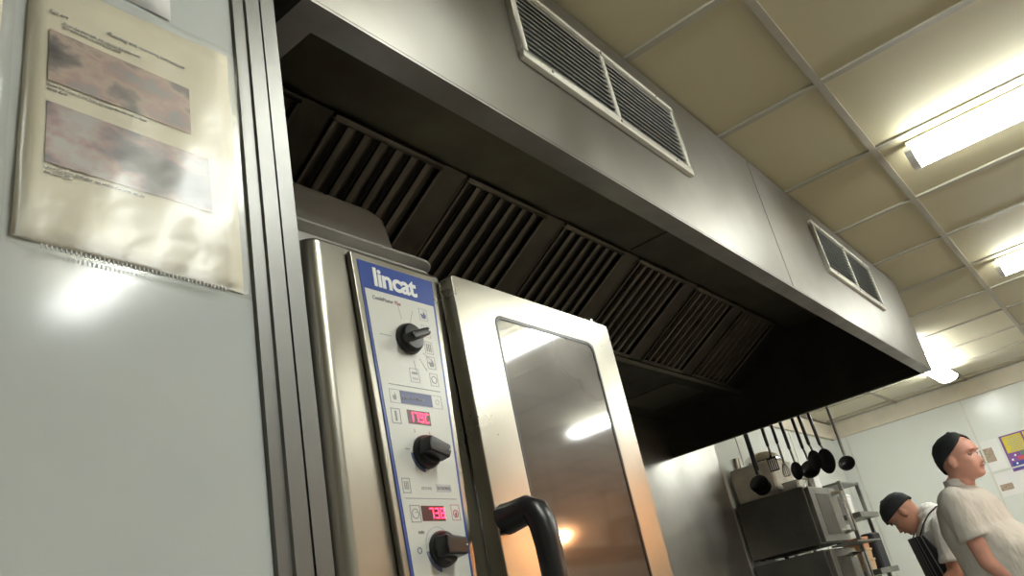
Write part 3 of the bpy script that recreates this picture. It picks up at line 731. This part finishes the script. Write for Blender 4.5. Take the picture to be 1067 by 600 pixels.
mb = loft_rr(MB(), [(6.15, 6.34, 1.63, 1.72, .02, .0665), (6.15, 6.34, 1.63, 1.72, .02, .29), (6.16, 6.33, 1.64, 1.71, .02, .30)])
tag(mb.build('plastic_crate', 'navy', None), 'dark upright plastic crate beside the orange and peach boxes', 'crate')
mb = loft_rr(MB(), [(6.0, 6.3, 1.72, 2.00, .02, -.3495), (5.99, 6.31, 1.71, 2.01, .02, .008), (5.985, 6.315, 1.705, 2.015, .02, .013), (5.985, 6.315, 1.705, 2.015, .02, .028)])
tag(mb.build('storage_box', 'lime', None, smooth='auto'), 'lime green storage box on the lower shelf of the rack', 'box')

# ------------------------------------------------------------ far wall posters (face -X)
def wall_rect(mb, y0, y1, z0, z1, x): return mb.box((x, y0, z0), (x+.0004, y1, z1))
po = thing('wall_chart', (FARX, .62, .565), 'large yellow, purple and blue chart on the far wall at the right edge', 'poster')
wall_rect(MB(), .36, .862, .568, .862, FARX-.002).build('chart_sheet', 'purple', po)
mb = MB()
for y0, y1 in ((.70, .845), (.54, .685), (.38, .525)): wall_rect(mb, y0, y1, .715, .85, FARX-.003)
mb.build('yellow_block', 'yellow', po)
mb = MB()
for y0, y1 in ((.70, .845), (.54, .685), (.38, .525)):
    for k in range(7): wall_rect(mb, y0+.012, y1-.02-.01*(k % 3), .725+k*.017, .731+k*.017, FARX-.0035)
mb.build('printed_rows', 'grey', po)
wall_rect(MB(), .38, .845, .580, .640, FARX-.003).build('blue_block', 'pblue', po)
mb = MB()
for y0, y1 in ((.60, .76), (.40, .58)): wall_rect(mb, y0, y1, .682, .708, FARX-.003)
mb.build('green_block', 'pgreen', po)
mb = MB()
for y0, y1 in ((.62, .79), (.42, .58)): wall_rect(mb, y0, y1, .646, .675, FARX-.003)
mb.build('red_block', 'red', po)
for y_, z_ in ((.83, .66), (.81, .625), (.72, .61), (.64, .60), (.80, .69)): MB().lathe([(0, 0), (.008, 0), (.008, .0005), (0, .0006)], (FARX-.0032, y_, z_), (-1, 0, 0), 14).build('round_symbol', 'print_w', po)
pa = thing('wall_notice', (FARX, .97, .66), 'white notice with a small brown photo on the far wall behind the standing cook', 'paper')
wall_rect(MB(), .88, 1.20, .615, .86, FARX-.0015).build('page', 'paper_w', pa)
wall_rect(MB(), .94, 1.04, .685, .80, FARX-.0022).build('printed_photo', 'brown', pa)
pb = thing('wall_notice', (FARX, .95, .40), 'white notice with a small dark red and grey print, lower on the far wall', 'paper')
wall_rect(MB(), .80, 1.01, .40, .585, FARX-.0015).build('page', 'paper_w', pb)
wall_rect(MB(), .905, 1.0, .445, .495, FARX-.0022).build('printed_photo', 'brown', pb)

# ------------------------------------------------------------ serving gantry across the room (seen mirrored in the oven door)
ga = thing('serving_gantry', (5.6, -1.75, FLOOR), 'steel serving gantry and counter across the aisle, mirrored in the oven glass', 'counter')
MB().box((4.2, -2.1, -.36), (7.0, -1.45, -.32)).build('worktop', 'dull', ga, bevel=.004)
MB().box((4.25, -2.08, FLOOR+.1), (6.95, -1.5, -.36)).build('cupboard', 'dull', ga)
for xx in (4.5, 6.8): MB().box((xx-.02, -1.80, -.32), (xx+.02, -1.76, .56)).build('upright', 'dull', ga)
MB().box((4.9, -1.95, .56), (6.9, -1.58, .63)).build('upper_shelf', 'hood_black', ga)
MB().box((4.4, -1.95, .56), (4.899, -1.58, .60)).build('upper_shelf', 'hood_black', ga)
ap_ = thing('water_boiler', (6.15, -1.72, .6305), 'small dark appliance with a tall spout, dimly mirrored in the oven glass', 'appliance')
loft_rr(MB(), [(5.98, 6.36, -1.86, -1.60, .04, .6305), (5.98, 6.36, -1.86, -1.60, .04, .80), (6.02, 6.32, -1.83, -1.63, .04, .86), (6.10, 6.24, -1.78, -1.68, .04, .885)]).build('boiler_body', 'dull', ap_, smooth='auto')
MB().box((6.02, -1.5995, .67), (6.20, -1.595, .79)).build('front_panel', 'black', ap_)
MB().tube([(5.90, -1.72, .6305), (5.90, -1.72, 1.05), (5.93, -1.69, 1.10), (6.0, -1.64, 1.08)], [.016, .012, .012, .012], 10).build('spout', 'black', ap_, smooth='auto')
MB().ball((5.90, -1.72, 1.08), .035).build('spout_knob', 'black', ap_, smooth=True)
# ------------------------------------------------------------ people
def frame(F, U):
    F = Vector(F).normalized(); U = Vector(U); U = (U-F*U.dot(F)).normalized(); S = U.cross(F)
    return F, S, U
def interp(t, tab):
    for i in range(len(tab)-1):
        if t <= tab[i+1][0]:
            a = (t-tab[i][0])/(tab[i+1][0]-tab[i][0]); a = max(0, min(1, a)); a = a*a*(3-2*a)*.5+a*.5
            return tab[i][1]*(1-a)+tab[i+1][1]*a
    return tab[-1][1]
FRONT = [(0, .060), (.006, .082), (.018, .090), (.032, .084), (.042, .092), (.05, .088), (.056, .093), (.064, .088), (.10, .085), (.118, .082), (.134, .094), (.15, .095), (.18, .085), (.205, .062), (.225, .028), (.236, 0.)]
BACK = [(0, .03), (.02, .045), (.05, .075), (.08, .092), (.12, .102), (.16, .100), (.19, .086), (.215, .056), (.236, 0.)]
WID = [(0, .020), (.01, .036), (.03, .054), (.06, .064), (.09, .070), (.13, .076), (.165, .075), (.195, .062), (.22, .036), (.236, 0.)]
def head_pts(f, s, u): pass
def add_head(mb, org, F, S, U, scale=1.):
    n = 40; L = [i/44*.236 for i in range(45)]; v = []; fc = []
    for u in L:
        a, b_, w = interp(u, FRONT), interp(u, BACK), interp(u, WID)
        for k in range(n):
            t = 2*PI*k/n; c, s_ = math.cos(t), math.sin(t)
            f = (a if c > 0 else b_)*math.copysign(abs(c)**.85, c); s = w*math.copysign(abs(s_)**.9, s_)
            if c > 0:
                nz = 0
                if .058 < u < .122: nz = (u-.058)/.010 if u < .068 else (.122-u)/.054
                nz = max(0, min(1, nz)); f += .030*nz*math.exp(-(s/(.010+.006*max(0, 1-(u-.058)/.03)))**2)
                f -= .013*math.exp(-((abs(s)-.031)/.016)**2-((u-.116)/.012)**2)
                f += .006*math.exp(-((abs(s)-.03)/.02)**2-((u-.136)/.007)**2)
                f += .005*math.exp(-((abs(s)-.045)/.018)**2-((u-.088)/.015)**2)
            v.append(Vector(org)+(F*f+S*s+U*u)*scale)
    for i in range(44):
        for k in range(n): fc.append((i*n+k, i*n+(k+1) % n, (i+1)*n+(k+1) % n, (i+1)*n+k))
    fc.append(tuple(range(n-1, -1, -1)))
    mb.add(v, fc)
    R3 = Matrix((F, S, U)).transposed()
    for sd in (-1, 1):
        mb.ball(Vector(org)+(F*-.008+S*sd*.082+U*.100)*scale, (.019*scale, .011*scale, .033*scale), M3=R3)
        mb.ball(Vector(org)+(F*-.002+S*sd*.074+U*.092)*scale, (.012*scale, .012*scale, .018*scale), M3=R3)
def add_limb(mb, pts, rs):
    P = [Vector(p) for p in pts]
    for i in range(len(P)-1):
        L = (P[i+1]-P[i]); m = max(2, int(L.length/.02))
        mb.tube([P[i]+L*(q/m) for q in range(m+1)], [rs[i]+(rs[i+1]-rs[i])*q/m for q in range(m+1)], 16)
    for p, r in zip(P, rs): mb.ball(p, r)
def add_torso(mb, secs, F, S, g=1.):
    """secs: (centre, depth, width)"""
    n = 28; v = []; f = []
    for c, d, w in secs:
        for k in range(n):
            t = 2*PI*k/n; a, b_ = math.cos(t), math.sin(t)
            v.append(Vector(c)+F*d*g*math.copysign(abs(a)**.8, a)+S*w*g*math.copysign(abs(b_)**.8, b_))
    for i in range(len(secs)-1):
        for k in range(n): f.append((i*n+k, i*n+(k+1) % n, (i+1)*n+(k+1) % n, (i+1)*n+k))
    f.append(tuple(range(n-1, -1, -1))); f.append(tuple(range((len(secs)-1)*n, len(secs)*n)))
    mb.add(v, f)
def add_hand(mb, wrist, D, P, T, sc_=1.):
    """D along fingers, P palm normal (curl side), T thumb side"""
    D, P, T = [Vector(q).normalized() for q in (D, P, T)]; w = Vector(wrist)
    R3 = Matrix((D, T, P)).transposed()
    mb.ball(w+D*.045*sc_, (.052*sc_, .042*sc_, .016*sc_), M3=R3)
    for k, (o, L) in enumerate(((.031, .072), (.0105, .080), (-.0105, .074), (-.031, .060))):
        b0 = w+D*.080*sc_+T*o*sc_; d = (D+T*o*3).normalized()
        p1 = b0+d*L*.45*sc_; d2 = (d+P*.5).normalized(); p2 = p1+d2*L*.32*sc_; d3 = (d2+P*.6).normalized(); p3 = p2+d3*L*.26*sc_
        add_limb(mb, [b0-d*.02, p1, p2, p3], [.0098*sc_, .0090*sc_, .0084*sc_, .0072*sc_])
    b0 = w+D*.025*sc_+T*.030*sc_; d = (D*.7+T*.75+P*.2).normalized()
    p1 = b0+d*.038*sc_; d2 = (D+T*.25+P*.2).normalized(); p2 = p1+d2*.032*sc_
    add_limb(mb, [b0-d*.01, p1, p2], [.014*sc_, .0105*sc_, .0088*sc_])
def remesh(o, vox, it=3):
    r = o.modifiers.new('remesh', 'REMESH'); r.mode = 'VOXEL'; r.voxel_size = vox; r.use_smooth_shade = True
    s = o.modifiers.new('sm', 'SMOOTH'); s.iterations = it; s.factor = .5
    me = bpy.data.meshes.new_from_object(o.evaluated_get(bpy.context.evaluated_depsgraph_get()))
    o.modifiers.clear(); old = o.data; mats = [m_ for m_ in old.materials]; o.data = me
    if not me.materials:
        for m_ in mats: me.materials.append(m_)
    for p in me.polygons: p.use_smooth = True
    return o
Z = Vector((0, 0, 1))
def person(org, F, headF, headU, chin, skin, jm, label, sleeve, arms, belly, slant, name='person', big=1.):
    """org: mid-hip (z rel. camera); F: body facing; chin: head origin; arms: [(shoulder, elbow, wrist, handD, palm, thumb)]"""
    F = Vector(F).normalized(); S = Z.cross(F)
    hF, hS, hU = frame(headF, headU); org = Vector(org); chin = Vector(chin)
    t = thing(name, (org.x, org.y, FLOOR), label, 'person')
    sh = org+Z*.50+F*slant                      # base of neck
    b = MB(); add_head(b, chin, hF, hS, hU)
    nb = chin+hU*.055-hF*.030
    add_limb(b, [nb, nb-hU*.05-hF*.006, sh+Z*.03, sh-Z*.04], [.056, .056, .062, .075])
    add_torso(b, [(org-Z*.06, .10, .15), (org+Z*.1+F*belly*.5, .12, .15), (org+Z*.28+F*slant*.5, .115, .155), (org+Z*.42+F*slant*.8, .10, .16), (sh-Z*.01, .06, .10)], F, S)
    for sd, (sho, el, wr, hd, pn_, th) in arms:
        add_limb(b, [sho, el, wr], [.056, .043, .029]); add_limb(b, [wr, wr+Vector(hd)*.03], [.028, .028]); add_hand(b, wr+Vector(hd)*.01, hd, pn_, th)
    for sd in (-1, 1):
        hip = org+S*sd*.09-Z*.06; kn = Vector((org.x, org.y, -.78))+S*sd*.10+F*.02; an = Vector((org.x, org.y, -1.17))+S*sd*.11-F*.02
        add_limb(b, [hip, kn, an], [.085, .055, .04]); add_limb(b, [an-Z*.03, an-Z*.04+F*.14], [.04, .03])
    body = remesh(b.build('body', skin, t), .0058, 2)
    # jacket
    j = MB()
    add_torso(j, [(org-Z*.16, .135, .185), (org-Z*.05+F*belly*.6, .14+belly*.3, .19), (org+Z*.08+F*belly*.6, .14+belly*.4, .185), (org+Z*.20+F*(belly*.4+slant*.4), .14+belly*.25, .185), (org+Z*.32+F*slant*.6, .138, .195), (org+Z*.43+F*slant*.85, .118, .20), (org+Z*.485+F*slant*.95, .085, .15), (sh+Z*.01, .068/big, .085/big), (sh+Z*.022, .064/big, .07/big)], F, S, big)
    for sd, (sho, el, wr, hd, pn_, th) in arms:
        L = el-sho; cut = sho+L*min(1, sleeve); add_limb(j, [sho-S*sd*.03+Z*.0, sho, sho+L*.3], [.074, .078, .076])
        m = 8; e1 = cut
        j.tube([sho+(e1-sho)*(q/m) for q in range(m+1)], [.078-.008*q/m for q in range(m+1)], 18)
        dn = L.normalized(); j.tube([e1-dn*.035, e1-dn*.03, e1-dn*.002, e1], [.066, .077, .078, .070], 18)
    if hF.z < -.3: j.ball(sh+Z*.005-F*.015, .085); j.ball(sh+Z*.03-F*.005, .074)
    jk = remesh(j.build('jacket', jm, t), .0085, 3)
    # stand-up collar
    cb = MB(); n = 24; cols = []
    for r0, hh in ((.0665, -.012), (.070, .018), (.068, .052), (.0655, .052), (.066, .015), (.064, -.012)):
        ring = []
        for k in range(n):
            a = 2*PI*k/n; ring.append(sh+F*(r0*math.cos(a)+.004)+S*r0*math.sin(a)+Z*(hh+.012-(.022*max(0, math.cos(a)) if hh > .01 else 0)))
        cols.append(ring)
    vs = [p for r_ in cols for p in r_]; fs = []
    for i in range(5):
        for k in range(n): fs.append((i*n+k, i*n+(k+1) % n, (i+1)*n+(k+1) % n, (i+1)*n+k))
    cb.add(vs, fs).build('collar', jm, jk, smooth=True)
    mb = MB()
    for k in range(4):
        p = org+Z*(.40-.1*k)+F*(.165+(belly*.35 if k > 0 else 0)+slant*.6)+S*.02; mb.ball(p, .008, 8, 6)
    # trousers and shoes
    tr2 = MB(); add_torso(tr2, [(org-Z*.20, .115, .165), (org-Z*.08, .13, .175), (org-Z*.02, .12, .165)], F, S, big)
    for sd in (-1, 1):
        hip = org+S*sd*.09-Z*.10; kn = Vector((org.x, org.y, -.78))+S*sd*.10+F*.02; an = Vector((org.x, org.y, -1.14))+S*sd*.11-F*.02
        add_limb(tr2, [hip, kn, an], [.105, .078, .065])
        sh2 = MB(); sh2.ball(an-Z*.068+F*.05, (.05, .05, .04)); 
        sh2.tube([an-Z*.072-F*.06, an-Z*.068, an-Z*.072+F*.10, an-Z*.082+F*.18], [.036, .042, .040, .022], 14, flat=.9); sh2.build('shoe', 'shoe', t, smooth=True)
    remesh(tr2.build('trousers', 'trousers', t), .012, 3)
    # eyes, brows, mouth
    for sd in (-1, 1):
        e = chin+hF*.0735+hS*sd*.031+hU*.115
        MB().ball(e-hF*.0035, .0105, 12, 8).build('eye', 'eyew', t, smooth=True)
        MB().ball(e+hF*.0035, .0052, 10, 6).build('iris', 'hair', t, smooth=True)
        MB().tube([chin+hF*.096+hS*sd*.012+hU*.131, chin+hF*.096+hS*sd*.03+hU*.1365, chin+hF*.082+hS*sd*.047+hU*.133], .0032, 8).build('eyebrow', 'hair' if jm != 'jacket_a' else 'skin_a', t, smooth=True)
    MB().tube([chin+hF*.083+hS*.022+hU*.0475, chin+hF*.0935+hS*.010+hU*.049, chin+hF*.0955+hU*.049, chin+hF*.0935-hS*.010+hU*.049, chin+hF*.083-hS*.022+hU*.0475], [.002, .0042, .0045, .0042, .002], 8).build('mouth', 'lip', t, smooth=True)
    return t, F, S, sh, chin, hF, hS, hU
def skullcap(t, chin, hF, hS, hU, tiltf, base=.128, mat='cap'):
    """round cloth cap: a copy of the skull's upper part, slightly larger, brim tilted back"""
    n = 36; v = []; f = []; m = 12
    for i in range(m+1):
        q = i/m
        for k in range(n):
            a = 2*PI*k/n; c, s_ = math.cos(a), math.sin(a)
            u0 = base+tiltf*c         # brim height by direction
            u = u0+(.236-u0)*(1-(1-q)**1.6)
            fr = interp(u, FRONT) if c > 0 else interp(u, BACK); w = interp(u, WID)
            g = 1.045
            pt = hF*((fr+.007)*g*math.copysign(abs(c)**.85, c))+hS*((w+.006)*g*math.copysign(abs(s_)**.9, s_))+hU*(u+.012*min(1, q*2))
            if i == m: pt = hU*(.252)
            v.append(chin+pt)
    for i in range(m):
        for k in range(n): f.append((i*n+k, i*n+(k+1) % n, (i+1)*n+(k+1) % n, (i+1)*n+k))
    o = MB().add(v, f).build('cap', mat, t, smooth=True)
    s = o.modifiers.new('sol', 'SOLIDIFY'); s.thickness = .004; s.offset = 1
    return o
# standing cook (right edge): faces -Y, near arm hanging
F1 = Vector((-.10, -1, 0)).normalized(); S1 = Z.cross(F1)
chin1 = Vector((4.74, .712, .352))
org1 = Vector((4.76, .762, -.185))
sh1 = org1+Z*.46
near1 = org1-S1*0
arms1 = []
for sd in (-1, 1):
    sho = org1+S1*sd*.19+Z*.445-F1*.01
    if sd*S1.x < 0: el = sho-Z*.285+F1*.04; wr = el-Z*.20+F1*.13+S1*(-sd)*.02
    else: el = sho-Z*.27+F1*.06+S1*sd*.04; wr = el-Z*.12+F1*.20
    d = (wr-el).normalized(); arms1.append((sd, (sho, el, wr, d, -S1*sd, F1)))
t1 = person(org1, F1, (-.30, -1, .04), (0, 0, 1), chin1, 'skin_a', 'jacket_a', 'stocky cook in black skullcap and short-sleeved cream jacket standing in profile', .62, arms1, .16, -.01, big=1.13)
skullcap(t1[0], chin1, *t1[5:8], .078, .138)
# bending cook: faces +Y, head bowed
F2 = Vector((-.50, 1, 0)).normalized(); S2 = Z.cross(F2)
org2 = Vector((5.72, 1.10, -.235)); chin2 = Vector((5.70, 1.215, .255))
arms2 = []
for sd in (-1, 1):
    sho = org2+S2*sd*.18+Z*.445+F2*.04; el = sho-Z*.26+F2*.05+S2*sd*.03; wr = el-Z*.13+F2*.20
    d = (wr-el).normalized(); arms2.append((sd, (sho, el, wr, d, -S2*sd, Z)))
t2 = person(org2, F2, (-.22, 1, -.95), (-.10, .95, 1), chin2, 'skin_b', 'jacket_b', 'younger cook bowing his head, black skullcap, white shirt and dark striped apron', .80, arms2, .02, .05)
skullcap(t2[0], chin2, *t2[5:8], .02, .135)
# apron bib and skirt, strap round the neck
mb = MB(); secs = []
n = 16; v = []; f = []
for i in range(15):
    u = i/14; z = org2.z-.30+u*.72; wdt = 1.55 if z < org2.z+.16 else 1.55-.75*min(1, (z-org2.z-.16)/.26)
    sl = .05*max(0, (z-org2.z))/.5; dep = .168 if z > org2.z-.1 else .175
    for k in range(n+1):
        a = (k/n-.5)*wdt*1.9; v.append(org2*1+Vector((0, 0, z-org2.z))+F2*(sl+dep*math.copysign(abs(math.cos(a))**.8, math.cos(a)))+S2*(.215*math.copysign(abs(math.sin(a))**.8, math.sin(a))))
for i in range(14):
    for k in range(n): f.append((i*(n+1)+k, i*(n+1)+k+1, (i+1)*(n+1)+k+1, (i+1)*(n+1)+k))
ap = mb.add(v, f).build('apron', 'apron', t2[0], smooth=True); so = ap.modifiers.new('s', 'SOLIDIFY'); so.thickness = .003; so.offset = 1
for sd in (-1, 1):
    b0 = org2+Z*.415+F2*.175+S2*sd*.09
    MB().tube([b0, org2+Z*.48+F2*.13+S2*sd*.090, org2+Z*.530+F2*.075+S2*sd*.082, org2+Z*.56+F2*.02+S2*sd*.075, org2+Z*.57-F2*.03+S2*sd*.035], .0085, 8, flat=.5).build('neck_strap', 'trousers', ap, smooth=True)

# heat lamp hanging under the gantry shelf across the aisle
hl = thing('heat_lamp', (4.37, -1.78, .50), 'glowing orange heat lamp across the aisle, mirrored in the oven glass', 'lamp')
HL = Vector((4.72, -1.42, .70))
hl.location = (HL.x, HL.y, HL.z+K)
MB().lathe([(.03, .10), (.05, .08), (.085, .02), (.095, 0), (.092, 0), (.082, .02), (.047, .077), (0, .09)], HL, (0, .25, 1), 24).build('shade', 'dull', hl, smooth=True)
MB().ball(HL-Vector((0, 0, .012)), .045).build('bulb', 'heat', hl, smooth=True)
MB().tube([HL+Vector((0, .02, .10)), (HL.x, HL.y+.02, CEIL-.003)], .006, 8).build('cord', 'black', hl)

# ------------------------------------------------------------ camera
cam = bpy.data.cameras.new('camera'); co = bpy.data.objects.new('camera', cam); C.objects.link(co)
Rm = [(0.61207409, -0.76560575, -0.19802309), (0.20923754, 0.39827293, -0.8930836), (0.76261718, 0.50519947, 0.40396601)]
m4 = Matrix.Identity(4)
for i in range(3):
    m4[i][0] = Rm[0][i]; m4[i][1] = -Rm[1][i]; m4[i][2] = -Rm[2][i]
m4[2][3] = K
co.matrix_world = m4
cam.sensor_width = 36; cam.lens = 859.4/1067*36; cam.clip_start = .02
sc.camera = co
w = bpy.data.worlds.new('World'); sc.world = w; w.use_nodes = True
w.node_tree.nodes['Background'].inputs[0].default_value = (.5, .52, .55, 1); w.node_tree.nodes['Background'].inputs[1].default_value = .1
